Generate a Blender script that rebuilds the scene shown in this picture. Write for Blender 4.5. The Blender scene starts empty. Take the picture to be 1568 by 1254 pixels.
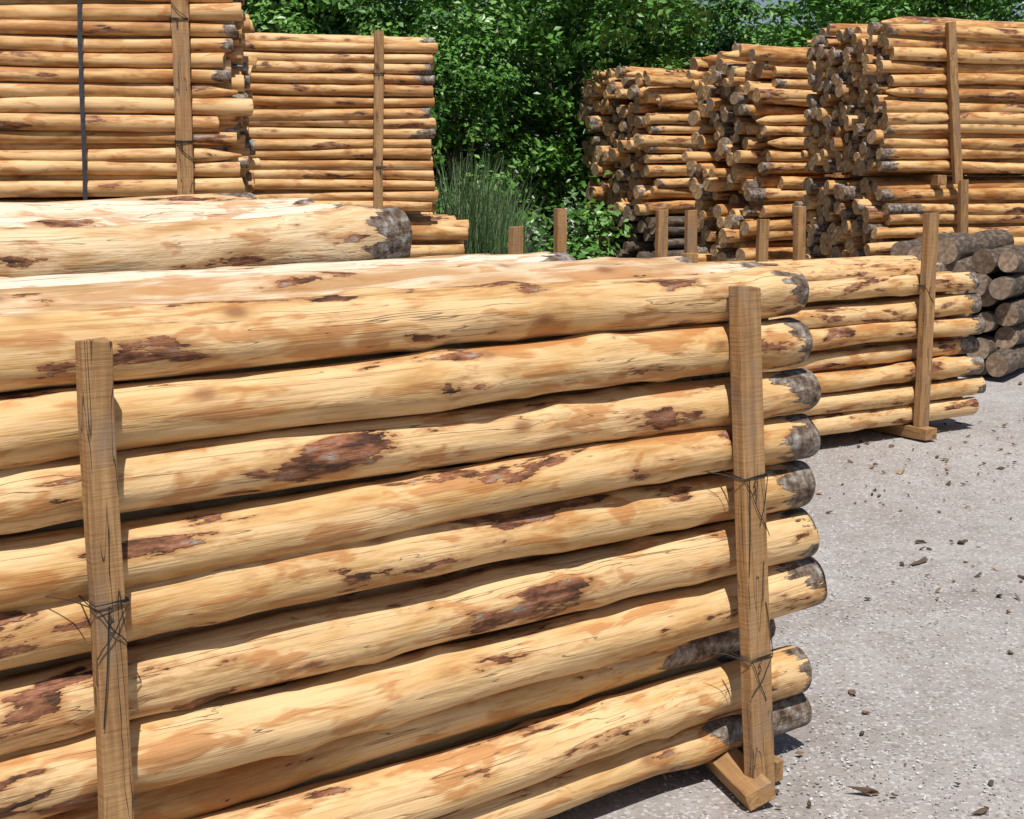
import bpy, math, random
import numpy as np
from mathutils import Vector, Matrix
rng = np.random.default_rng(7)
random.seed(7)
sc = bpy.context.scene
COL = sc.collection

# ------------------------------------------------------------------ node helpers
def new_mat(name):
    m = bpy.data.materials.new(name); m.use_nodes = True
    nt = m.node_tree; nt.nodes.clear()
    out = nt.nodes.new('ShaderNodeOutputMaterial')
    b = nt.nodes.new('ShaderNodeBsdfPrincipled')
    nt.links.new(b.outputs[0], out.inputs[0])
    return m, nt, b
def setin(nt, sock, v):
    if isinstance(v, bpy.types.NodeSocket): nt.links.new(v, sock)
    elif isinstance(v, (tuple, list)) and len(v) == 3 and sock.type == 'RGBA': sock.default_value = (*v, 1)
    else: sock.default_value = v
def math_(nt, op, a, b=0.0, c=None, clamp=False):
    n = nt.nodes.new('ShaderNodeMath'); n.operation = op; n.use_clamp = clamp
    setin(nt, n.inputs[0], a); setin(nt, n.inputs[1], b)
    if c is not None: setin(nt, n.inputs[2], c)
    return n.outputs[0]
def vmul(nt, a, b, op='MULTIPLY'):
    n = nt.nodes.new('ShaderNodeVectorMath'); n.operation = op
    setin(nt, n.inputs[0], a); setin(nt, n.inputs[1], b)
    return n.outputs[0]
def noise(nt, vec, scale=1., detail=3., rough=.5, dist=0.):
    n = nt.nodes.new('ShaderNodeTexNoise')
    setin(nt, n.inputs['Vector'], vec); n.inputs['Scale'].default_value = scale
    n.inputs['Detail'].default_value = detail; n.inputs['Roughness'].default_value = rough
    n.inputs['Distortion'].default_value = dist
    return n.outputs[0]
def ramp(nt, fac, pts, interp='LINEAR'):
    n = nt.nodes.new('ShaderNodeValToRGB'); cr = n.color_ramp; cr.interpolation = interp
    while len(cr.elements) < len(pts): cr.elements.new(.5)
    for e, (p, c) in zip(cr.elements, pts):
        e.position = p
        e.color = (c, c, c, 1) if not isinstance(c, tuple) else (*c, 1)
    setin(nt, n.inputs[0], fac)
    return n.outputs[0]
def mix(nt, fac, a, b, mode='MIX'):
    n = nt.nodes.new('ShaderNodeMix'); n.data_type = 'RGBA'; n.blend_type = mode
    setin(nt, n.inputs[0], fac); setin(nt, n.inputs[6], a); setin(nt, n.inputs[7], b)
    return n.outputs[2]
def attr(nt, name, out):
    n = nt.nodes.new('ShaderNodeAttribute'); n.attribute_name = name
    return n.outputs[out]
def bump(nt, b, h, strength=.5, dist=.01):
    n = nt.nodes.new('ShaderNodeBump'); n.inputs['Strength'].default_value = strength
    n.inputs['Distance'].default_value = dist
    setin(nt, n.inputs['Height'], h); nt.links.new(n.outputs[0], b.inputs['Normal'])

# ------------------------------------------------------------------ wood materials
def peeled(name, cream, tan, ochre, bark=.62, red=(.23, .095, .048), far=False):
    m, nt, b = new_mat(name)
    lp = attr(nt, 'lpos', 'Vector'); rn = attr(nt, 'rnd', 'Fac'); eb = attr(nt, 'endb', 'Fac')
    off = nt.nodes.new('ShaderNodeCombineXYZ')
    for i, k in enumerate((91., 37., 53.)): setin(nt, off.inputs[i], math_(nt, 'MULTIPLY', rn, k))
    v = vmul(nt, lp, off.outputs[0], 'ADD')
    n1 = noise(nt, vmul(nt, v, (2.6, 14, 14)), 1, 4, .62, .2)
    n1 = math_(nt, 'ADD', n1, math_(nt, 'MULTIPLY', math_(nt, 'SUBTRACT', rn, .5), .22))
    base = ramp(nt, n1, [(.32, ochre), (.44, tan), (.57, cream), (.74, tuple(min(1, c * 1.1) for c in cream))])
    st = noise(nt, vmul(nt, v, (2.2, 120, 120)), 1, 3, .7)
    base = mix(nt, .75, base, ramp(nt, st, [(.28, (.58, .46, .35)), (.47, (1, 1, 1))]), 'MULTIPLY')
    n2 = noise(nt, vmul(nt, v, (5.0, 19, 19)), 1, 3, .6, .4)
    base = mix(nt, ramp(nt, n2, [(.545, 0.), (.615, .7)]), base, tuple(c * f for c, f in zip(ochre, (1., .82, .72))))
    vo = nt.nodes.new('ShaderNodeTexVoronoi'); setin(nt, vo.inputs['Vector'], vmul(nt, v, (3.8, 7.5, 7.5)))
    vo.inputs['Scale'].default_value = 1
    kn = ramp(nt, vo.outputs['Distance'], [(.045, 1.), (.08, .8), (.13, .3), (.22, 0.)])
    base = mix(nt, math_(nt, 'MULTIPLY', kn, .85), base, (.24, .10, .04))
    nb = noise(nt, vmul(nt, v, (2.5, 11, 11)), 1, 6, .6, .15)
    nb2 = noise(nt, vmul(nt, vmul(nt, v, (11., 5., 3.), 'ADD'), (11, 38, 38)), 1, 4, .65)
    barkc = ramp(nt, nb2, [(.34, (.04, .022, .015)), (.44, tuple(c * .5 for c in red)), (.52, red), (.58, tuple(c * 1.4 for c in red)), (.63, (.26, .20, .155)), (.68, (.38, .35, .31))])
    halo = ramp(nt, nb, [(bark - .055, 0.), (bark - .004, .8)])
    base = mix(nt, halo, base, (.40, .195, .075))
    bf = ramp(nt, nb, [(bark, 0.), (bark + .006, 1.)])
    base = mix(nt, bf, base, barkc)
    if not far:
        ck = noise(nt, vmul(nt, v, (1.1, 34, 34)), 1, 2, .5, .05)
        ckf = ramp(nt, math_(nt, 'ABSOLUTE', math_(nt, 'SUBTRACT', ck, .5)), [(0., 1.), (.005, 0.)])
        ckm = ramp(nt, n1, [(.52, 0.), (.58, 1.)])
        cf = math_(nt, 'MULTIPLY', ckf, ckm)
        base = mix(nt, math_(nt, 'MULTIPLY', cf, .75), base, (.13, .065, .035))
    ef = math_(nt, 'ADD', eb, math_(nt, 'MULTIPLY', math_(nt, 'SUBTRACT', nb, .5), .8))
    ef = ramp(nt, math_(nt, 'ADD', ef, .5), [(.494, 1.), (.506, 0.)])
    gb = noise(nt, vmul(nt, v, (38, 26, 26)), 1, 4, .7)
    gcol = math_(nt, 'ADD', math_(nt, 'MULTIPLY', gb, .6), math_(nt, 'MULTIPLY', nb2, .42))
    grey = ramp(nt, gcol, [(.38, (.035, .024, .018)), (.47, (.13, .085, .055)), (.53, (.20, .16, .13)), (.59, (.29, .265, .235)), (.66, (.45, .43, .40))])
    base = mix(nt, ef, base, grey)
    nt.links.new(base, b.inputs['Base Color'])
    b.inputs['Roughness'].default_value = .62
    b.inputs['Specular IOR Level'].default_value = .28
    if not far:
        h = math_(nt, 'MULTIPLY', n2, .9)
        h = math_(nt, 'ADD', h, math_(nt, 'MULTIPLY', st, .35))
        h = math_(nt, 'ADD', h, math_(nt, 'MULTIPLY', bf, .6))
        h = math_(nt, 'SUBTRACT', h, math_(nt, 'MULTIPLY', cf, .4))
        h = math_(nt, 'ADD', h, math_(nt, 'MULTIPLY', math_(nt, 'MULTIPLY', gb, ef), 1.6))
        bump(nt, b, h, .9, .008)
    return m

def endgrain(name, c0, c1):
    m, nt, b = new_mat(name)
    lp = attr(nt, 'lpos', 'Vector'); rn = attr(nt, 'rnd', 'Fac')
    yz = vmul(nt, lp, (0, 1, 1))
    ln = nt.nodes.new('ShaderNodeVectorMath'); ln.operation = 'LENGTH'; nt.links.new(yz, ln.inputs[0])
    nz = noise(nt, vmul(nt, lp, (30, 30, 30)), 1, 3, .6)
    rr = math_(nt, 'SINE', math_(nt, 'ADD', math_(nt, 'MULTIPLY', ln.outputs['Value'], 900.), math_(nt, 'MULTIPLY', nz, 9.)))
    f = math_(nt, 'ADD', math_(nt, 'MULTIPLY', rr, .12), nz)
    c = ramp(nt, f, [(.3, c0), (.7, c1)])
    c = mix(nt, ramp(nt, rn, [(0., .7), (.6, 0.)]), c, (.17, .13, .10))
    heart = ramp(nt, ln.outputs['Value'], [(.006, .6), (.02, 0.)])
    c = mix(nt, heart, c, (.16, .08, .03))
    nt.links.new(c, b.inputs['Base Color']); b.inputs['Roughness'].default_value = .8
    return m

def barkmat(name):
    m, nt, b = new_mat(name)
    lp = attr(nt, 'lpos', 'Vector'); rn = attr(nt, 'rnd', 'Fac')
    off = nt.nodes.new('ShaderNodeCombineXYZ')
    for i, k in enumerate((91., 37., 53.)): setin(nt, off.inputs[i], math_(nt, 'MULTIPLY', rn, k))
    v = vmul(nt, lp, off.outputs[0], 'ADD')
    a = noise(nt, vmul(nt, v, (10, 30, 30)), 1, 5, .65)
    c = ramp(nt, a, [(.3, (.025, .018, .013)), (.5, (.095, .066, .045)), (.7, (.23, .19, .15))])
    nt.links.new(c, b.inputs['Base Color']); b.inputs['Roughness'].default_value = .85
    bump(nt, b, a, .9, .01)
    return m

def sawn(name, c0, c1):
    m, nt, b = new_mat(name)
    tc = nt.nodes.new('ShaderNodeTexCoord'); o = tc.outputs['Object']
    oi = nt.nodes.new('ShaderNodeObjectInfo')
    v = vmul(nt, o, math_(nt, 'MULTIPLY', oi.outputs['Random'], 40.), 'ADD')
    g = noise(nt, vmul(nt, v, (45, 45, 3.2)), 1, 4, .6, .8)
    c = ramp(nt, g, [(.3, c0), (.52, tuple((x + y) / 2 for x, y in zip(c0, c1))), (.7, c1)])
    saw = noise(nt, vmul(nt, v, (9, 9, 170)), 1, 3, .6)
    c = mix(nt, .38, c, ramp(nt, saw, [(.36, (.6, .53, .46)), (.52, (1, 1, 1))]), 'MULTIPLY')
    kn = nt.nodes.new('ShaderNodeTexVoronoi'); setin(nt, kn.inputs['Vector'], vmul(nt, v, (10, 10, 3.2))); kn.inputs['Scale'].default_value = 1
    c = mix(nt, ramp(nt, kn.outputs['Distance'], [(.08, .85), (.2, 0.)]), c, (.12, .055, .025))
    ck = noise(nt, vmul(nt, v, (30, 30, 2.4)), 1, 2, .5, .6)
    ckf = ramp(nt, math_(nt, 'ABSOLUTE', math_(nt, 'SUBTRACT', ck, .5)), [(0., 1.), (.014, 0.)])
    ckm = ramp(nt, noise(nt, vmul(nt, v, (8, 8, 3)), 1, 1), [(.48, 0.), (.54, 1.)])
    cf = math_(nt, 'MULTIPLY', ckf, ckm)
    c = mix(nt, cf, c, (.05, .025, .015))
    c = mix(nt, ramp(nt, noise(nt, vmul(nt, v, (12, 12, 5)), 1, 4), [(.50, 0.), (.70, .7)]), c, (.24, .165, .11))
    nt.links.new(c, b.inputs['Base Color']); b.inputs['Roughness'].default_value = .75
    h = math_(nt, 'ADD', math_(nt, 'MULTIPLY', saw, .5), g)
    h = math_(nt, 'SUBTRACT', h, cf)
    bump(nt, b, h, .8, .004)
    return m

M_FRONT = peeled('peeled_wood', (.71, .48, .245), (.60, .37, .155), (.44, .215, .07), .608)
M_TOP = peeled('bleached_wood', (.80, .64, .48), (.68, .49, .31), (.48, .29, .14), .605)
M_WARM = peeled('peeled_wood_warm', (.70, .46, .23), (.57, .335, .135), (.39, .18, .058), .625, far=True)
M_PALE = peeled('peeled_wood_pale', (.74, .55, .34), (.62, .42, .22), (.45, .25, .105), .612)
M_ORANGE = peeled('peeled_wood_orange', (.68, .43, .195), (.55, .30, .105), (.34, .14, .042), .60, far=True)
M_END = endgrain('cut_end_grain', (.21, .11, .045), (.57, .37, .18))
M_ENDD = endgrain('weathered_end_grain', (.13, .085, .055), (.42, .29, .19))
M_BARK = barkmat('tree_bark')
M_STAKE = sawn('sawn_timber', (.25, .125, .045), (.46, .27, .115))
m, nt, b = new_mat('steel_wire'); b.inputs['Base Color'].default_value = (.035, .033, .03, 1); b.inputs['Metallic'].default_value = .6; b.inputs['Roughness'].default_value = .5
M_WIRE = m
m, nt, b = new_mat('strap_plastic')
tc = nt.nodes.new('ShaderNodeTexCoord')
nt.links.new(ramp(nt, noise(nt, tc.outputs['Object'], 30), [(.3, (.02, .022, .03)), (.7, (.05, .055, .07))]), b.inputs['Base Color']); b.inputs['Roughness'].default_value = .45
M_STRAP = m

# ------------------------------------------------------------------ mesh buffer for logs
class Buf:
    def __init__(s): s.v = []; s.f = []; s.mi = []; s.sm = []; s.lp = []; s.rn = []; s.eb = []; s.n = 0
    def log(s, p0, p1, r0, r1, ns=10, nr=12, bend=.01, knots=2, barkR=None, barkL=None, capR=True, capL=True, rough=1.0, rnd=None, pointR=None, pointL=None, mi=0, nodes=0):
        p0 = np.array(p0, float); p1 = np.array(p1, float)
        L = np.linalg.norm(p1 - p0); ax = (p1 - p0) / L
        up = np.array([0, 0, 1.]); side = np.cross(up, ax); side /= np.linalg.norm(side); up2 = np.cross(ax, side)
        t = np.linspace(0, 1, ns + 1); ph = np.arange(nr) / nr * 2 * np.pi
        if ns > 8:
            t = np.sort(np.concatenate([t, [.003 / L, .009 / L, 1 - .009 / L, 1 - .003 / L]])); ns += 4
        def wob(a, k0=1, pw=1.):
            o = 0
            for k in range(k0, k0 + 5): o = o + rng.normal() * a / k ** pw * np.sin(np.pi * 2 * (t * k * .6 + rng.random()))
            return o
        cy = wob(bend, 1, 1.4); cz = wob(bend, 1, 1.4)
        cy -= cy[0] + (cy[-1] - cy[0]) * t; cz -= cz[0] + (cz[-1] - cz[0]) * t
        R = (r0 + (r1 - r0) * t + wob(.03 * rough * r0, 2) + wob(.05 * rough * r0, 7))[:, None] * np.ones(nr)[None]
        R = R * (1 + .02 * rough * np.sin(ph[None] * 2 + rng.random() * 6 + t[:, None] * rng.normal() * 4) + .015 * rough * np.sin(ph[None] * 3 + rng.random() * 6 + t[:, None] * rng.normal() * 8))
        if nr > 20:
            for q in range(5):
                R *= 1 + .005 * rough * np.sin(ph[None] * rng.integers(3, 8) + rng.random() * 6 + np.sin(t[:, None] * rng.uniform(10, 40) + rng.random() * 6) * 2)
        for k in range(knots):
            tk = rng.random(); pk = rng.random() * 6.28; w = rng.uniform(.014, .038); a = rng.uniform(.06, .17) * r0 * min(1, w / .025)
            dd = np.angle(np.exp(1j * (ph - pk)))[None] * r0
            R += a * np.exp(-(((t - tk)[:, None] * L / (w * 1.7)) ** 2 + (dd / w) ** 2))
        for k in range(nodes):
            tk = rng.random(); pk = rng.random() * 6.28
            R += r0 * rng.uniform(.02, .07) * np.exp(-(((t - tk)[:, None] * L / .06) ** 2)) * (1 + .5 * np.cos(ph - pk))[None]
        e0 = np.minimum(t * L, .009) / .009; e1 = np.minimum((1 - t) * L, .009) / .009
        R *= (1 - .06 * (1 - e0) ** 2)[:, None] * (1 - .06 * (1 - e1) ** 2)[:, None]
        sl = (t * L)[:, None] * np.ones(nr)[None]
        if pointR: R *= np.clip(.22 + .78 * (L - sl) / pointR, .22, 1)
        if pointL: R *= np.clip(.22 + .78 * sl / pointL, .22, 1)
        ts = rng.normal() * .14; ta = rng.random() * 6.28
        for q in (-1, -2, -3, 0, 1, 2):
            sl[q] += ts * R[q] * np.cos(ph + ta)
        sl[-1] += rng.normal(size=nr) * .0012; sl[0] += rng.normal(size=nr) * .0012
        Y = R * np.cos(ph)[None]; Z = R * np.sin(ph)[None]
        P = p0 + sl[..., None] * ax + (Y + cy[:, None])[..., None] * side + (Z + cz[:, None])[..., None] * up2
        P = P.reshape(-1, 3); lp = np.stack([sl, Y, Z], -1).reshape(-1, 3)
        rv = rng.random() if rnd is None else rnd
        eb = np.full((ns + 1, nr), 1.)
        if barkR: eb = np.minimum(eb, (L - sl) - barkR)
        if barkL: eb = np.minimum(eb, sl - barkL)
        b0 = s.n
        i = np.arange(ns)[:, None] * nr; j = np.arange(nr)[None]; j2 = (j + 1) % nr
        q = np.stack([b0 + i + j, b0 + i + nr + j, b0 + i + nr + j2, b0 + i + j2], -1).reshape(-1, 4)
        s.f += q[:, ::-1].tolist(); s.mi += [mi] * len(q); s.sm += [True] * len(q)
        s.v.append(P); s.lp.append(lp); s.eb.append(eb.reshape(-1)); s.rn.append(np.full(len(P), rv)); s.n += len(P)
        for (on, ring, rev) in ((capR, ns, False), (capL, 0, True)):
            if not on: continue
            b1 = s.n; rp = P[ring * nr:(ring + 1) * nr]; c = rp.mean(0)
            rp2 = np.vstack([rp, c]); l2 = np.vstack([lp[ring * nr:(ring + 1) * nr], lp[ring * nr:(ring + 1) * nr].mean(0) * [1, 0, 0]])
            s.v.append(rp2); s.lp.append(l2); s.eb.append(np.ones(nr + 1)); s.rn.append(np.full(nr + 1, rv)); s.n += nr + 1
            for k in range(nr):
                a_, b_ = b1 + k, b1 + (k + 1) % nr
                s.f.append([a_, b_, b1 + nr] if not rev else [b_, a_, b1 + nr]); s.mi.append(1); s.sm.append(False)
    def make(s, name, mats, parent, loc):
        me = bpy.data.meshes.new(name)
        V = np.vstack(s.v) - np.array(loc)
        me.from_pydata(V.tolist(), [], s.f)
        for mt in mats: me.materials.append(mt)
        me.polygons.foreach_set('material_index', s.mi); me.polygons.foreach_set('use_smooth', s.sm)
        a = me.attributes.new('lpos', 'FLOAT_VECTOR', 'POINT'); a.data.foreach_set('vector', np.vstack(s.lp).astype('f').ravel())
        a = me.attributes.new('rnd', 'FLOAT', 'POINT'); a.data.foreach_set('value', np.concatenate(s.rn).astype('f'))
        a = me.attributes.new('endb', 'FLOAT', 'POINT'); a.data.foreach_set('value', np.concatenate(s.eb).astype('f'))
        me.update()
        o = bpy.data.objects.new(name, me); COL.objects.link(o); o.parent = parent
        return o

def empty(name, loc):
    e = bpy.data.objects.new(name, None); COL.objects.link(e); e.location = loc; e.empty_display_size = .3
    return e

def beam(name, p0, p1, w, d, heading, parent, mat=None, bev=.003):
    p0 = Vector(p0); p1 = Vector(p1); L = (p1 - p0).length
    z = (p1 - p0).normalized(); x = Vector((math.cos(heading), math.sin(heading), 0)); x = (x - z * x.dot(z)).normalized(); y = z.cross(x)
    n = max(4, int(L / .12)); vs = []; fs = []
    ox = np.cumsum(rng.normal(size=n + 1)) * .0012; oy = np.cumsum(rng.normal(size=n + 1)) * .001
    for i in range(n + 1):
        zz = L * i / n
        for sx, sy in ((-1, -1), (1, -1), (1, 1), (-1, 1)):
            e = rng.normal() * .0012
            tz = zz + (rng.normal() * .004 if i in (0, n) else 0)
            vs.append((sx * w / 2 + ox[i] + e, sy * d / 2 + oy[i] + e, tz))
    for i in range(n):
        for k in range(4):
            a, b_ = i * 4 + k, i * 4 + (k + 1) % 4
            fs.append((a, b_, b_ + 4, a + 4))
    fs.append((3, 2, 1, 0)); fs.append(tuple(n * 4 + k for k in range(4)))
    me = bpy.data.meshes.new(name); me.from_pydata(vs, [], fs); me.materials.append(mat or M_STAKE)
    o = bpy.data.objects.new(name, me); COL.objects.link(o)
    Mx = Matrix((x, y, z)).transposed().to_4x4(); Mx.translation = p0 - (parent.location if parent else Vector())
    o.parent = parent; o.matrix_local = Mx
    bv = o.modifiers.new('bev', 'BEVEL'); bv.width = bev; bv.segments = 2; bv.limit_method = 'ANGLE'
    return o

def tubes(name, lines, r, mat, parent):
    cu = bpy.data.curves.new(name, 'CURVE'); cu.dimensions = '3D'; cu.bevel_depth = r; cu.bevel_resolution = 2
    for pts in lines:
        sp = cu.splines.new('POLY'); sp.points.add(len(pts) - 1)
        for p, q in zip(sp.points, pts): p.co = (*(Vector(q) - parent.location), 1)
    cu.materials.append(mat)
    o = bpy.data.objects.new(name, cu); COL.objects.link(o); o.parent = parent
    return o

def frame(heading):
    h = math.radians(heading)
    return np.array([math.cos(h), math.sin(h), 0]), np.array([-math.sin(h), math.cos(h), 0])

def stack(parent, org, heading, L, z0, z1, depth, r, mat, endmat, side='R', stag=.05, rvar=.12, ns=10, nr=12, bend=.008,
          bark=.12, barkp=.5, top_jit=.5, name='logs', frontres=None, buf=None, m0=0., pointp=0., splay=0., topmi=0):
    d, n = frame(heading); B = buf or Buf(); org = np.array([*org, 0.])
    ncol = max(1, int(round(depth / (2 * r * .93)))); nrow = int((z1 - z0) / (2 * r * .985))
    sp = (z1 - z0) / nrow
    for c in range(ncol):
        for k in range(nrow + (1 if c % 2 else 0)):
            rr = r * (1 + rng.uniform(-rvar, rvar))
            if c == 0: rr = r * (1 + rng.uniform(-rvar * .5, rvar * .4))
            z = z0 + sp * (k + .5) - (sp / 2 if c % 2 else 0) + rng.normal() * r * .10
            z = max(z, z0 + rr * .9)
            if k >= nrow - 1 and c > 0: z += rng.uniform(-.6, .3) * r * top_jit
            m = m0 + r * 1.02 + c * 2 * r * .93 + rng.normal() * r * .07
            if c == 0: m = m0 + r + rng.uniform(0, .3) * r
            e = rng.normal() * stag
            tp = 1 + rng.uniform(-.11, .11)
            hi = (c == 0 or k >= nrow - 1)
            j1 = rng.normal() * splay; j2 = rng.normal() * splay
            if c == 0: j1 = abs(j1) * .3
            if side == 'R':
                pR = org + d * e + n * (m + j1) + [0, 0, z + j2]; pL = org - d * (L + rng.normal() * stag) + n * m + [0, 0, z + rng.normal() * .15 * r]
            else:
                pL = org + d * e + n * (m + j1) + [0, 0, z + j2]; pR = org + d * (L + rng.normal() * stag) + n * m + [0, 0, z + rng.normal() * .15 * r]
            f = frontres if (hi and frontres) else (ns, nr)
            pt = rng.uniform(.12, .22) if (hi and rng.random() < pointp) else None
            B.log(pL, pR, rr * tp, rr * (2 - tp), f[0], f[1], bend * (1 if hi else .5), knots=4 if hi else 0, nodes=2 if hi else 0,
                  barkR=(rng.uniform(.2, 1.5) * bark if rng.random() < barkp and not pt else None),
                  barkL=(rng.uniform(.2, 1.5) * bark if rng.random() < barkp and not pt else None), rough=1.3,
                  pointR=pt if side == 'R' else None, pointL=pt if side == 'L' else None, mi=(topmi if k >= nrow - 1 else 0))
    if buf is None: B.make(name, [mat, endmat], parent, parent.location)
    return B

# =================================================================== FRONT STACK
H0 = 37.6; d, n = frame(H0)
A0 = np.array([.632, 3.70, 0])
par = empty('log_stack', (.2, 3.6, 0))
B = Buf()
rows = [(1.328, .068, -.03, 0), (1.196, .065, -.01, .0), (1.058, .064, .03, 0), (.924, .063, .03, .0), (.787, .067, .03, 0), (.643, .069, .055, 0),
        (.49, .075, .10, 0), (.365, .054, -.03, .075), (.232, .074, .045, 0), (.105, .055, .07, .02)]
for i, (z, r, e, rec) in enumerate(rows):
    m_ = .034 + r + rec + rng.uniform(0, .012)
    tp = rng.uniform(-.04, .09)
    pR = A0 + d * (.285 + e) + n * m_ + [0, 0, z]; pL = A0 - d * 2.75 + n * m_ + [0, 0, z + rng.normal() * .008]
    if i == 0: pR[2] += .01
    bk = [.05, .07, .10, .09, .11, .01, .07, .38, .04, .34][i]
    B.log(pL, pR, r * (1 + tp), r * (1 - tp * .7), 200, 44, .0105, knots=20, nodes=5, barkR=bk, rough=1.35, rnd=[.80, .50, .62, .44, .38, .88, .60, .25, .72, .36][i])
r = .066
for c in range(1, 9):
    for k in range(10):
        top = (k == 9)
        z = .11 + k * .134 + (.05 if c % 2 else -.01) + rng.normal() * .006
        if top: z = 1.305 + rng.uniform(-.025, .045)
        m_ = .045 + .07 + c * .13 + rng.normal() * .008
        rr = r * (1 + rng.uniform(-.08, .12)) * (1.1 if top else 1)
        e = rng.normal() * .04 - (.02 if c else 0)
        if c <= 2: e = min(e, -.01)
        B.log(A0 - d * 2.7 + n * m_ + [0, 0, z], A0 + d * (.27 + e) + n * m_ + [0, 0, z], rr * 1.03, rr * .97, 90 if top else 14, 28 if top else 14,
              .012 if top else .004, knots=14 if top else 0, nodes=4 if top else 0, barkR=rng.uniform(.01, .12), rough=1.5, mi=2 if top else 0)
B.make('logs', [M_FRONT, M_END, M_TOP], par, par.location)
hd = math.radians(H0)
SR0, SR1 = (.670, 3.655, .0), (.598, 3.702, 1.37)
SL0, SL1 = (-.775, 2.622, .0), (-.757, 2.606, 1.37)
beam('stake_1', SR0, SR1, .080, .040, hd, par)
beam('stake_2', SL0, SL1, .060, .034, hd, par)
for nm, q in (('bearer_1', A0 - d * .055), ('bearer_2', A0 - d * 1.86)):
    a = q - n * .115 + [0, 0, .03]; b_ = q + n * 1.25 + [0, 0, .03]
    beam(nm, a, b_, .085, .06, hd + math.pi / 2, par)
q = A0 + d * .105
beam('bearer_block', q - n * .04 + [0, 0, .032], q + n * .16 + [0, 0, .032], .03, .064, hd + math.pi / 2, par)
for nm, q in (('rear_stake_1', A0 + n * 1.27), ('rear_stake_2', A0 - d * 1.76 + n * 1.27)):
    beam(nm, q, q + np.array([0, 0, 1.27]), .08, .045, hd, par)
def wire_ring(stake0, stake1, z, w, dp, extra, feed=True):
    p0 = np.array(stake0); p1 = np.array(stake1); t = (z - p0[2]) / (p1[2] - p0[2]); c = p0 + (p1 - p0) * t
    w2, d2 = w / 2 + .003, dp / 2 + .003
    L = []
    for dz in (0, .006, .003):
        jz = lambda: np.array([0, 0, dz + rng.normal() * .004])
        L.append([c - d * w2 + n * .06 + jz(), c - d * w2 - n * d2 + jz(), c + d * w2 - n * d2 + jz(), c + d * w2 + n * .05 + jz()])
    for (sx, ex, dz) in extra:
        pts = []
        for i in range(9):
            u = i / 8; pts.append(c + (p1 - p0) / (p1[2] - p0[2]) * dz * u + d * (w2 * (sx + (ex - sx) * u)) - n * (d2 + .001 + .003 * math.sin(u * math.pi)) + np.array([0, 0, .004 * math.sin(u * 9)]))
        L.append(pts)
    tw = [c - d * (w2 * .2) - n * (d2 + .004) + np.array([.004 * math.sin(i * 1.7), 0, -.006 * i]) for i in range(8)]
    L.append(tw)
    if feed: L.append([c - d * w2 - n * d2, c - d * (w2 + .03) + n * .03 + np.array([0, 0, .012]), c - d * (w2 + .07) + n * .06 + np.array([0, 0, .02])])
    return L
L = wire_ring(SR0, SR1, .872, .080, .040, [(-1, 1, -.16), (1, .2, -.13), (-.6, -.9, -.26)]) + wire_ring(SR0, SR1, .385, .080, .040, [(1, -1, -.1), (-.9, .3, -.12), (1, .5, .15)])
L += wire_ring(SL0, SL1, .868, .060, .034, [(1, -1, -.10), (-1, .8, -.08), (-.2, -.8, -.24)])
tubes('binding_wire', L, .0012, M_WIRE, par)

# =================================================================== BIG LOG STACK behind left
par = empty('log_stack', (-1.5, 5.2, 0))
E = np.array([-.43, 5.40, 0]); B = Buf()
B.log(E - d * 3.2 + [0, 0, 1.385], E + [0, 0, 1.40], .122, .112, 130, 40, .013, knots=18, nodes=5, barkR=.15, rnd=.62, rough=1.7)
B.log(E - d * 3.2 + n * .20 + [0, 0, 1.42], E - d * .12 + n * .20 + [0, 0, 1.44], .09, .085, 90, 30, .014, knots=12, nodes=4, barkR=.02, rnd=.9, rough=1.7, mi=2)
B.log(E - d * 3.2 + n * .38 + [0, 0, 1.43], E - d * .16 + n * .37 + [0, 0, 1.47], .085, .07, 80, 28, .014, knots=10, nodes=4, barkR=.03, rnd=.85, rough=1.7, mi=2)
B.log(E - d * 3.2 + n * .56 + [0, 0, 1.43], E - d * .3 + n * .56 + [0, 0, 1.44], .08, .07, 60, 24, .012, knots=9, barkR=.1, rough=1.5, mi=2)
B.log(E - d * 3.2 + n * .85 + [0, 0, 1.45], E - d * .16 + n * .85 + [0, 0, 1.49], .078, .07, 60, 24, .012, knots=9, barkR=.1, rough=1.5, rnd=.2)
stack(par, E[:2] + d[:2] * .02, H0, 3.1, .07, 1.27, 1.1, .085, M_PALE, M_END, buf=B, ns=12, nr=14)
B.make('logs', [M_PALE, M_END, M_TOP], par, par.location)
for k, s in enumerate((.45, 2.4)):
    q = E - d * s
    beam('bearer_%d' % (k + 1), q + [0, 0, .032], q + n * 1.1 + [0, 0, .032], .1, .06, hd + 1.57, par)

# D bundle behind it
par = empty('log_stack', (-.4, 7.1, 0))
B = Buf()
stack(par, (.27, 7.44), H0, 2.6, .07, 1.12, .8, .065, M_PALE, M_END, ns=14, nr=14, bend=.012, frontres=(40, 18), buf=B, topmi=2)
B.make('logs', [M_PALE, M_END, M_TOP], par, par.location)
q = np.array([.27, 7.44, 0]) - d * .34
beam('stake_1', q - n * .03, q - n * .03 + np.array([0, 0, 1.36]), .062, .045, hd, par)
q = np.array([.27, 7.44, 0]) - d * 2.0
beam('stake_2', q - n * .03, q - n * .03 + np.array([0, 0, 1.1]), .062, .045, hd, par)
for k, s in enumerate((.34, 2.0)):
    q = np.array([.27, 7.44, 0]) - d * s
    beam('bearer_%d' % (k + 1), q + [0, 0, .032], q + n * .8 + [0, 0, .032], .1, .06, hd + 1.57, par)

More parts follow.
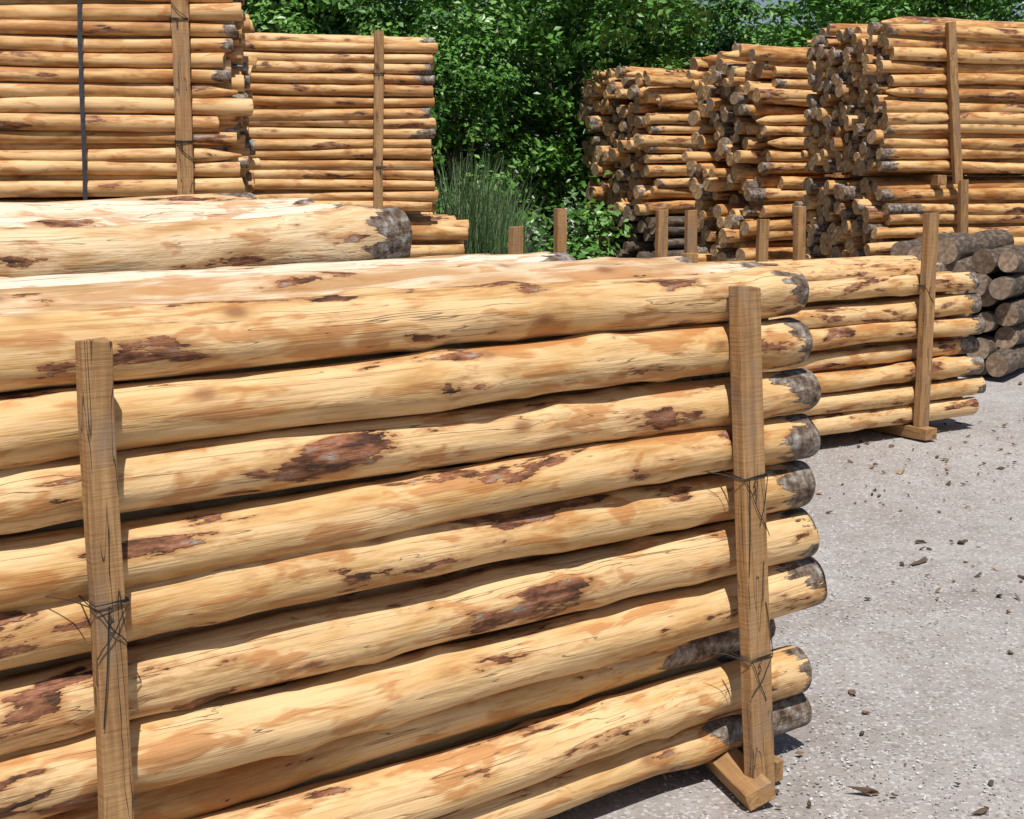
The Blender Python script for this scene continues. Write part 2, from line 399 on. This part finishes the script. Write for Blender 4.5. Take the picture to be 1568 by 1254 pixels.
# =================================================================== MID-RIGHT STACK
par = empty('log_stack', (1.9, 8.6, 0)); HM = 32; dm, nm_ = frame(HM); hm = math.radians(HM)
S = np.array([2.5, 8.67, 0])
org = S + dm * .58
B = Buf(); zz = .075
rr_ = [.060, .057, .060, .055, .064, .068, .058]
for i, r in enumerate(rr_):
    z = zz + r; zz += 2 * r + .012
    rec = .03 + (.06 if i == 3 else 0)
    e = [.0, .07, .03, .05, .02, -.02, -.05][i]
    B.log(org - dm * 2.85 + nm_ * (rec + r) + [0, 0, z + rng.normal() * .01], org + dm * e + nm_ * (rec + r) + [0, 0, z], r * 1.03, r * .97, 90, 26, .012, knots=12, nodes=4, barkR=[.01, .02, .12, .2, .03, .06, .06][i], rough=1.5)
stack(par, org[:2] - dm[:2] * .05, HM, 2.75, .07, .99, .85, .064, M_FRONT, M_END, buf=B, ns=16, nr=14, m0=.15, frontres=(50, 18), bend=.014, bark=.12, topmi=0)
B.make('logs', [M_FRONT, M_END, M_TOP], par, par.location)
beam('stake_1', S + [0.01, 0, 0], S + [0, -.01, 1.37], .085, .05, hm, par)
q = S - dm * 1.84
beam('stake_2', q, q + [.0, 0, 1.19], .085, .05, hm, par)
q = S + nm_ * 1.08
beam('stake_3', q, q + [-.02, 0, 1.38], .07, .05, hm, par)
q = S - dm * 1.84 + nm_ * 1.08 + [-.08, 0, 0]
beam('stake_4', q, q + [0, 0, 1.40], .065, .05, hm, par)
for k, s in enumerate((0, 1.84)):
    q = S - dm * s
    beam('bearer_%d' % (k + 1), q - nm_ * .10 + [0, 0, .036], q + nm_ * 1.1 + [0, 0, .036], .10, .07, hm + 1.57, par)
d_, n_ = d, n; d, n = dm, nm_
L = wire_ring(tuple(S + [0.01, 0, 0]), tuple(S + [0, -.01, 1.37]), .93, .085, .05, [(-1, 1, -.12)])
d, n = d_, n_
tubes('binding_wire', L, .002, M_WIRE, par)

# low bundle E behind
par = empty('log_stack', (1.8, 10.3, 0))
stack(par, (2.6, 10.55), 20, 2.6, .07, .86, .8, .06, M_WARM, M_END, ns=12, nr=12, bend=.012)
de, ne = frame(20)
for k, (x, z) in enumerate(((1.03, 1.33), (1.24, 1.33), (1.77, 1.26))):
    q = np.array([x, 10.55 - (2.6 - x) * .364 - .04, 0])
    beam('stake_%d' % (k + 1), q, q + [0, 0, z + .01], .075, .05, math.radians(20), par)
for k, s in enumerate((.4, 2.1)):
    q = np.array([2.6, 10.55, 0]) - de * s
    beam('bearer_%d' % (k + 1), q + [0, 0, .032], q + ne * .8 + [0, 0, .032], .1, .06, 1.9, par)

# =================================================================== TALL LEFT STACK
par = empty('log_stack', (-3, 7.7, 0)); HT = 12; dt, ntt = frame(HT); ht = math.radians(HT)
O = np.array([-1.50, 8.0, 0])
stack(par, O[:2], HT, 3.3, 1.50, 3.02, 1.1, .0415, M_WARM, M_END, stag=.05, ns=14, nr=12, bend=.011, frontres=(70, 18), rvar=.28, barkp=.3, bark=.08, pointp=.35, name='upper_logs')
stack(par, O[:2] + dt[:2] * .05, HT, 3.4, .08, 1.42, 1.1, .062, M_PALE, M_END, stag=.05, ns=14, nr=12, bend=.014, frontres=(50, 16), name='lower_logs')
q = O - dt * .29 - ntt * .03
beam('stake_1', q + [0, 0, 1.40], q + [.0, 0, 3.1], .088, .05, ht, par)
q = O - dt * 2.6 - ntt * .03
beam('stake_2', q + [0, 0, 1.40], q + [.0, 0, 3.1], .088, .05, ht, par)
for k, s in enumerate((.29, 2.6)):
    q = O - dt * s
    beam('bearer_%d' % (k + 1), q + [0, 0, 1.46] - ntt * .05, q + ntt * 1.1 + [0, 0, 1.46], .08, .07, ht + 1.57, par)
    beam('ground_bearer_%d' % (k + 1), q + [0, 0, .035] - ntt * .05, q + ntt * 1.1 + [0, 0, .035], .08, .07, ht + 1.57, par)
q = O - dt * .80 - ntt * .012
beam('strap', q + [-.02, 0, 1.42], q + [.01, 0, 3.08], .022, .004, ht, par, M_STRAP, .0005)
beam('strap_top', q + [.01, 0, 3.08], q + ntt * 1.13 + [.01, 0, 3.08], .004, .022, 1.57, par, M_STRAP, .0005)
d, n = dt, ntt
q = O - dt * .29 - ntt * .03
L = wire_ring(tuple(q + [0, 0, 1.4]), tuple(q + [0, 0, 3.1]), 1.78, .088, .05, [(-1, 1, -.1)], False) + wire_ring(tuple(q + [0, 0, 1.4]), tuple(q + [0, 0, 3.1]), 2.42, .088, .05, [(1, -1, .09)], False)
tubes('binding_wire', L, .002, M_WIRE, par)

# =================================================================== REAR LEFT STACK
par = empty('log_stack', (-2, 12, 0)); HR = 14; dr, nrr = frame(HR); hr = math.radians(HR)
O = np.array([-.64, 12.0, 0])
stack(par, O[:2], HR, 3.6, 1.25, 2.62, 1.3, .0425, M_WARM, M_END, stag=.02, ns=14, nr=12, bend=.010, frontres=(60, 16), rvar=.16, barkp=.15, name='upper_logs')
stack(par, O[:2] + dr[:2] * .3, HR, 3.9, .08, 1.14, 1.3, .06, M_WARM, M_END, stag=.05, ns=14, nr=12, bend=.012, frontres=(30, 14), name='lower_logs', pointp=.2)
q = O - dr * .45 - nrr * .03
beam('stake_1', q + [-.03, 0, 1.12], q + [.0, 0, 2.70], .075, .05, hr, par)
for k, s in enumerate((.45, 3.0)):
    q = O - dr * s
    beam('bearer_%d' % (k + 1), q + [0, 0, 1.2] - nrr * .07, q + nrr * 1.3 + [0, 0, 1.2], .09, .08, hr + 1.57, par)
    beam('ground_bearer_%d' % (k + 1), q + [0, 0, .035] - nrr * .07, q + nrr * 1.3 + [0, 0, .035], .08, .07, hr + 1.57, par)
d, n = dr, nrr
q = O - dr * .45 - nrr * .03
L = wire_ring(tuple(q + [0, 0, 1.2]), tuple(q + [0, 0, 2.72]), 1.62, .075, .05, [(-1, 1, -.1)], False) + wire_ring(tuple(q + [0, 0, 1.2]), tuple(q + [0, 0, 2.72]), 2.36, .075, .05, [(1, -1, .09)], False)
tubes('binding_wire', L, .0022, M_WIRE, par)

# =================================================================== RIGHT REAR STACKS (cut ends towards camera)
def right_stack(O, head, L, depth, ztop, zmid, rA, lower_mat, lower_end, stake_d, lean, zl=.08, barkp=.4, stag=.07, gap=.06, splay=.02):
    par = empty('log_stack', (O[0], O[1], 0)); dd, nn = frame(head); hh = math.radians(head); O = np.array([*O, 0.])
    stack(par, O[:2], head, L, zmid + gap, ztop, depth, rA, M_ORANGE, M_END, side='L', stag=stag, ns=12, nr=14, bend=.014, frontres=(50, 16), rvar=.3, barkp=barkp, bark=.10, top_jit=1.2, name='upper_logs', pointp=.12, splay=splay)
    stack(par, O[:2], head, L, zl, zmid - gap, depth, rA * 1.1, lower_mat, lower_end, side='L', stag=stag * 1.3, ns=12, nr=14, bend=.014, frontres=(30, 16), rvar=.25, barkp=barkp, bark=.18, name='lower_logs', pointp=.1, splay=splay)
    for k, s in enumerate((stake_d, L - .6)):
        q = O + dd * s - nn * .03
        beam('stake_%d' % (2 * k + 1), q + dd * lean + [0, 0, zmid - .03], q + [0, 0, ztop + .02], .08, .05, hh, par)
        beam('stake_%d' % (2 * k + 2), q + dd * lean * 1.7 - nn * .03 + [0, 0, .2], q + dd * lean * 1.2 - nn * .03 + [0, 0, zmid + .0], .08, .05, hh, par)
        q = O + dd * s
        beam('bearer_%d' % (k + 1), q + [0, 0, zmid] - nn * .02, q + nn * depth + [0, 0, zmid], .09, min(.09, gap * 1.8), hh + 1.57, par)
        beam('ground_bearer_%d' % (k + 1), q + [0, 0, .035] - nn * .02, q + nn * depth + [0, 0, .035], .08, .07, hh + 1.57, par)
    return par
right_stack((3.30, 12.8), 18, 3.6, 1.47, 2.84, 1.50, .053, M_ORANGE, M_END, .55, .16, stag=.045, splay=.012)
right_stack((2.66, 15.2), 30, 3.2, 1.35, 2.78, 1.5, .064, M_ORANGE, M_END, .9, .05, stag=.10, gap=.012, splay=.04)
right_stack((1.75, 18.0), 30, 3.2, 1.65, 2.70, 1.02, .066, M_BARK, M_ENDD, .9, .0, stag=.08, gap=.015, splay=.04)

# bark log pile on the right
par = empty('bark_log_pile', (3.85, 11.0, 0)); B = Buf()
stack(par, (3.88, 11.0), 56, 1.7, .0, 1.0, .95, .092, M_BARK, M_ENDD, side='L', stag=.09, ns=14, nr=18, bend=.014, rvar=.25, top_jit=2, buf=B, frontres=(26, 20), splay=.02)
B.make('logs', [M_BARK, M_ENDD], par, par.location)

# =================================================================== GROUND
m, nt, b = new_mat('gravel_ground')
tc = nt.nodes.new('ShaderNodeTexCoord'); o = tc.outputs['Object']
big = noise(nt, o, .9, 5, .65); mid = noise(nt, o, 7, 5, .7); fin = noise(nt, o, 110, 4, .8)
vo = nt.nodes.new('ShaderNodeTexVoronoi'); nt.links.new(o, vo.inputs['Vector']); vo.inputs['Scale'].default_value = 95
c = ramp(nt, big, [(.35, (.365, .325, .30)), (.65, (.48, .45, .43))])
c = mix(nt, .8, c, ramp(nt, mid, [(.3, (.76, .73, .70)), (.56, (1, 1, 1))]), 'MULTIPLY')
c = mix(nt, .9, c, ramp(nt, fin, [(.3, (.55, .54, .52)), (.48, (1, 1, 1))]), 'MULTIPLY')
vc = nt.nodes.new('ShaderNodeSeparateColor'); nt.links.new(vo.outputs['Color'], vc.inputs[0])
c = mix(nt, ramp(nt, vc.outputs[0], [(.84, 0.), (.9, .6)]), c, (.66, .65, .64))
c = mix(nt, ramp(nt, vc.outputs[1], [(.91, 0.), (.94, .55)]), c, (.18, .155, .135))
nt.links.new(c, b.inputs['Base Color']); b.inputs['Roughness'].default_value = .9
h = math_(nt, 'ADD', math_(nt, 'MULTIPLY', fin, 1.), math_(nt, 'MULTIPLY', mid, 2.2))
bump(nt, b, h, .8, .008)
me = bpy.data.meshes.new('gravel_ground')
xs = np.concatenate([[-300, -60], np.linspace(-12, 14, 66), [60, 300]]); ys = np.concatenate([[-300, -40], np.linspace(-2, 26, 70), [80, 400]])
X, Y = np.meshgrid(xs, ys); Z = .006 * np.sin(X * 1.3 + 1) * np.sin(Y * .9) + .004 * np.sin(X * 3.1 + Y * 2.2) - .012
V = np.stack([X, Y, Z], -1).reshape(-1, 3); nx = len(xs)
F = [(j * nx + i, j * nx + i + 1, (j + 1) * nx + i + 1, (j + 1) * nx + i) for j in range(len(ys) - 1) for i in range(nx - 1)]
me.from_pydata(V.tolist(), [], F); me.materials.append(m); me.polygons.foreach_set('use_smooth', [True] * len(F))
g = bpy.data.objects.new('gravel_ground', me); COL.objects.link(g)

def ico():
    t = (1 + 5 ** .5) / 2
    v = np.array([(-1, t, 0), (1, t, 0), (-1, -t, 0), (1, -t, 0), (0, -1, t), (0, 1, t), (0, -1, -t), (0, 1, -t), (t, 0, -1), (t, 0, 1), (-t, 0, -1), (-t, 0, 1)], float)
    v /= np.linalg.norm(v[0])
    f = np.array([(0, 11, 5), (0, 5, 1), (0, 1, 7), (0, 7, 10), (0, 10, 11), (1, 5, 9), (5, 11, 4), (11, 10, 2), (10, 7, 6), (7, 1, 8), (3, 9, 4), (3, 4, 2), (3, 2, 6), (3, 6, 8), (3, 8, 9), (4, 9, 5), (2, 4, 11), (6, 2, 10), (8, 6, 7), (9, 8, 1)])
    return v, f
IV, IF = ico()
def scatter(name, P, S, mat, jit=.25):
    N_ = len(P); a = rng.random(N_) * 6.28
    V = IV[None] * (1 + rng.normal(size=(N_, 12, 1)) * jit) * S[:, None, :]
    tl = rng.normal(size=N_) * .3
    x = V[..., 0].copy(); z = V[..., 2].copy()
    V[..., 0], V[..., 2] = x * np.cos(tl)[:, None] - z * np.sin(tl)[:, None], x * np.sin(tl)[:, None] + z * np.cos(tl)[:, None]
    x = V[..., 0].copy(); y = V[..., 1].copy()
    V[..., 0] = x * np.cos(a)[:, None] - y * np.sin(a)[:, None]; V[..., 1] = x * np.sin(a)[:, None] + y * np.cos(a)[:, None]
    V = V + P[:, None]
    F = (IF[None] + (np.arange(N_) * 12)[:, None, None]).reshape(-1, 3)
    me = bpy.data.meshes.new(name); me.from_pydata(V.reshape(-1, 3).tolist(), [], F.tolist()); me.materials.append(mat)
    at = me.attributes.new('rnd', 'FLOAT', 'POINT'); at.data.foreach_set('value', np.repeat(rng.random(N_), 12).astype('f'))
    ob = bpy.data.objects.new(name, me); COL.objects.link(ob)
m, nt, b = new_mat('gravel_stone')
nt.links.new(ramp(nt, attr(nt, 'rnd', 'Fac'), [(0, (.25, .23, .21)), (.5, (.44, .42, .40)), (1, (.64, .63, .62))]), b.inputs['Base Color']); b.inputs['Roughness'].default_value = .9
N_ = 14000
P = np.stack([rng.uniform(.4, 3.8, N_), 3.0 + 6 * rng.random(N_) ** 1.8, np.full(N_, -.010)], -1)
s = rng.uniform(.0016, .005, N_); S_ = np.stack([s * rng.uniform(.8, 1.4, N_), s, s * .6], -1)
scatter('gravel', P, S_, m)
m, nt, b = new_mat('bark_chip')
nt.links.new(ramp(nt, attr(nt, 'rnd', 'Fac'), [(0, (.06, .036, .024)), (.5, (.13, .085, .055)), (.85, (.22, .145, .09)), (1, (.38, .26, .16))]), b.inputs['Base Color']); b.inputs['Roughness'].default_value = .85
pts = []
for k in range(26):
    cx, cy = (rng.uniform(1.2, 2.8), rng.uniform(4.6, 8.2)); nn_ = rng.integers(2, 8)
    pts += [(cx + rng.normal() * .10, cy + rng.normal() * .14) for _ in range(nn_)]
pts += [(rng.uniform(.9, 4.5), rng.uniform(3.3, 11)) for _ in range(150)]
pts += [(rng.uniform(2.0, 4.), rng.uniform(7.4, 9.6)) for _ in range(130)]
pts += [(.85 + rng.normal() * .25, 3.75 + rng.normal() * .25) for _ in range(30)]
P = np.array([(x, y, -.004) for x, y in pts]); N_ = len(P)
s = rng.uniform(.003, .009, N_) * (1 + rng.random(N_) ** 5 * 1.8); S_ = np.stack([s * rng.uniform(1., 2.8, N_), s, s * .6], -1)
scatter('bark_debris', P, S_, m, .4)

# =================================================================== TREES
m, nt, b = new_mat('leaf')
rn = attr(nt, 'rnd', 'Fac')
c = ramp(nt, rn, [(0, (.038, .105, .014)), (.45, (.075, .195, .026)), (.8, (.125, .275, .045)), (1, (.20, .35, .09))])
nt.links.new(c, b.inputs['Base Color']); b.inputs['Roughness'].default_value = .38; b.inputs['Specular IOR Level'].default_value = .5
M_LEAF = m
def leaves_mesh(name, C, Nrm, size, asp=.5, rn_=None):
    K = len(C)
    a = rng.normal(size=(K, 3)); Nn = Nrm / np.linalg.norm(Nrm, axis=1)[:, None]
    t = a - (a * Nn).sum(1)[:, None] * Nn; t /= np.linalg.norm(t, axis=1)[:, None]; bt = np.cross(Nn, t)
    s = size[:, None]
    V = np.stack([C - t * s, C + bt * s * asp - t * s * .1 + Nn * s * .12, C + t * s, C - bt * s * asp - t * s * .1 + Nn * s * .12], 1).reshape(-1, 3)
    F = np.arange(K * 4).reshape(-1, 4)
    me = bpy.data.meshes.new(name); me.from_pydata(V.tolist(), [], F.tolist()); me.materials.append(M_LEAF)
    at = me.attributes.new('rnd', 'FLOAT', 'POINT'); at.data.foreach_set('value', np.repeat(rn_, 4).astype('f'))
    return me
def crown(name, R, h, nb=120, lpb=170, zlo=.02):
    Cs = []; Ns = []; Sz = []; Rn = []
    for k in range(nb):
        u = rng.normal(size=3); u /= np.linalg.norm(u); q = rng.random() ** .3
        c0 = np.array([u[0] * R * q, u[1] * R * q, h * (.5 + zlo) + u[2] * h * .46 * q])
        rb = rng.uniform(.2, .5); w = rng.normal(size=(lpb, 3)); w /= np.linalg.norm(w, axis=1)[:, None]
        w[:, 2] = np.where(w[:, 2] < -.3, -w[:, 2], w[:, 2])
        rad = rb * (.5 + .75 * rng.random(lpb)) * (1 + .3 * np.sin(w[:, 0] * 7 + k) * np.sin(w[:, 1] * 6 + k * 2))
        P = c0 + w * rad[:, None] * [1.2, 1.2, .75]
        Cs.append(P); Ns.append(w * .6 + [0, -.25, .7] + rng.normal(size=(lpb, 3)) * .4)
        Sz.append(rng.uniform(.04, .078, lpb)); Rn.append(np.clip(rng.normal(.45, .2) + rng.normal(size=lpb) * .18, 0, 1))
    for k in range(26):
        a = rng.random() * 6.28; b0 = np.array([math.cos(a) * R * .75, math.sin(a) * R * .75, h * rng.uniform(.4, .95)])
        tip = b0 + np.array([math.cos(a) * .5, math.sin(a) * .5, rng.uniform(.1, .7)])
        tt = rng.random(26)[:, None]; P = b0 + (tip - b0) * tt + rng.normal(size=(26, 3)) * .06
        Cs.append(P); Ns.append(rng.normal(size=(26, 3)) * .5 + [0, -.2, .6]); Sz.append(rng.uniform(.04, .07, 26)); Rn.append(rng.uniform(.3, .9, 26))
    C = np.vstack(Cs); ok = C[:, 2] > .03
    return leaves_mesh(name, C[ok], np.vstack(Ns)[ok], np.concatenate(Sz)[ok], .55, np.concatenate(Rn)[ok])
crowns = [crown('crown_a', 1.9, 5.0), crown('crown_b', 1.7, 4.6), crown('crown_c', 2.1, 5.4)]
def trunk_mesh(h):
    B = Buf()
    B.log((0, 0, -.1), (.12, .05, h * .62), .14, .05, 8, 10, .05, 0)
    for k in range(9):
        a = rng.random() * 6.28; z = h * rng.uniform(.15, .55); l = rng.uniform(.8, 1.5)
        B.log((.05, 0, z), (math.cos(a) * l, math.sin(a) * l, z + l * rng.uniform(.5, 1)), .05, .015, 6, 7, .04, 0)
    V = np.vstack(B.v); me = bpy.data.meshes.new('trunk'); me.from_pydata(V.tolist(), [], B.f); me.materials.append(M_BARK)
    at = me.attributes.new('lpos', 'FLOAT_VECTOR', 'POINT'); at.data.foreach_set('vector', np.vstack(B.lp).astype('f').ravel())
    return me
trunks = [trunk_mesh(5.), trunk_mesh(5.)]
def tree(x, y, k, s, rot, sz=1.):
    e = empty('broadleaf_tree', (x, y, 0))
    for nm, me in (('crown', crowns[k % 3]), ('trunk', trunks[k % 2])):
        o = bpy.data.objects.new(nm, me); COL.objects.link(o); o.parent = e
    e.rotation_euler = (0, 0, rot); e.scale = (s, s, s * sz)
T = [(-9.5, 22, 1.2, 1.0), (-6.8, 21.5, 1.15, 1.0), (-4.6, 21, 1.1, .95), (-2.4, 20.4, 1.0, 1.0), (-.7, 19.2, .8, 1.0), (.6, 20.6, .95, 1.05), (2.2, 22.6, .98, .93), (3.9, 23.3, .86, .92), (5.4, 22.8, 1.0, .92), (7.2, 22.5, .92, .98), (9.4, 22.5, 1.0, .95), (12, 22, 1.1, 1.),
     (-8, 25.5, 1.3, 1.1), (-4, 25, 1.25, 1.1), (-.2, 24.6, 1.2, 1.05), (6.6, 26.5, 1.1, 1.0), (10.6, 26, 1.1, .95), (3.0, 27, 1.0, 1.0)]
for i, (x, y, s, sz) in enumerate(T): tree(x, y, i, s, i * 1.9, sz)
# undergrowth along the foot of the trees
Cs = []; Ns = []; Sz = []; Rn = []
for k in range(150):
    x = rng.uniform(-7, 9); y = 17.6 + .16 * abs(x - 1.) + rng.uniform(0, 2.6) + (2.4 if 1.2 < x < 5 else 0); zc = rng.uniform(.05, .9); rb = rng.uniform(.25, .55)
    w = rng.normal(size=(120, 3)); w /= np.linalg.norm(w, axis=1)[:, None]; w[:, 2] = np.abs(w[:, 2])
    Cs.append(np.array([x, y, zc]) + w * (rb * (.5 + .7 * rng.random(120)))[:, None]); Ns.append(w * .6 + [0, -.3, .6] + rng.normal(size=(120, 3)) * .4)
    Sz.append(rng.uniform(.035, .07, 120)); Rn.append(np.clip(rng.normal(.4, .22) + rng.normal(size=120) * .18, 0, 1))
me = leaves_mesh('undergrowth', np.vstack(Cs), np.vstack(Ns), np.concatenate(Sz), .55, np.concatenate(Rn))
o = bpy.data.objects.new('undergrowth', me); COL.objects.link(o)

# tall grass tuft
m, nt, b = new_mat('grass_blade')
nt.links.new(ramp(nt, attr(nt, 'rnd', 'Fac'), [(0, (.04, .10, .025)), (.6, (.09, .17, .055)), (1, (.19, .25, .11))]), b.inputs['Base Color']); b.inputs['Roughness'].default_value = .6
V = []; F = []; R_ = []
for k in range(1300):
    bx, by = rng.normal() * .16, rng.normal() * .16; a = rng.random() * 6.28; hgt = rng.uniform(.6, 1.85) ; sp_ = rng.uniform(.05, .6); w = rng.uniform(.005, .009)
    b0 = len(V); sd = np.array([-math.sin(a), math.cos(a), 0]) * w; rv = rng.random()
    for i in range(6):
        t = i / 5; c = np.array([bx + math.cos(a) * sp_ * t ** 1.8, by + math.sin(a) * sp_ * t ** 1.8, hgt * (t - .12 * t ** 3)])
        ww = (1 - t * .85); V += [tuple(c - sd * ww), tuple(c + sd * ww)]; R_ += [rv, rv]
        if i: F.append((b0 + 2 * i - 2, b0 + 2 * i - 1, b0 + 2 * i + 1, b0 + 2 * i))
me = bpy.data.meshes.new('tall_grass'); me.from_pydata(V, [], F); me.materials.append(m)
at = me.attributes.new('rnd', 'FLOAT', 'POINT'); at.data.foreach_set('value', np.array(R_, 'f'))
for i, (x, y, s) in enumerate(((-.42, 13.9, 1.08), (-.18, 14.8, .9))):
    o = bpy.data.objects.new('tall_grass', me); COL.objects.link(o); o.location = (x, y, 0); o.scale = (s, s, s); o.rotation_euler = (0, 0, i * 2.)

# =================================================================== LIGHT / CAMERA
el = math.radians(62); az = np.array([.12, -1.]); az /= np.linalg.norm(az)
sdir = Vector((az[0] * math.cos(el), az[1] * math.cos(el), math.sin(el)))
su = bpy.data.lights.new('sun', 'SUN'); su.energy = 5.0; su.angle = math.radians(.5); su.color = (1, .965, .91)
so = bpy.data.objects.new('sun', su); COL.objects.link(so); so.rotation_euler = (-sdir).to_track_quat('-Z', 'Y').to_euler(); so.location = (0, 0, 20)
w = bpy.data.worlds.new('World'); sc.world = w; w.use_nodes = True; nt = w.node_tree
bg = nt.nodes['Background']; sk = nt.nodes.new('ShaderNodeTexSky'); sk.sky_type = 'NISHITA'; sk.sun_disc = False
sk.sun_elevation = el; sk.sun_rotation = math.atan2(az[0], az[1])
nt.links.new(sk.outputs[0], bg.inputs[0]); bg.inputs[1].default_value = .065
cam = bpy.data.cameras.new('camera'); co = bpy.data.objects.new('camera', cam); COL.objects.link(co)
cam.lens = 50.5; cam.sensor_width = 36; cam.clip_end = 1000
co.location = (0, 0, 1.7); co.rotation_euler = (math.radians(90 - 9.97), 0, 0)
sc.camera = co
sc.view_settings.view_transform = 'Standard'; sc.view_settings.look = 'None'; sc.view_settings.exposure = 0
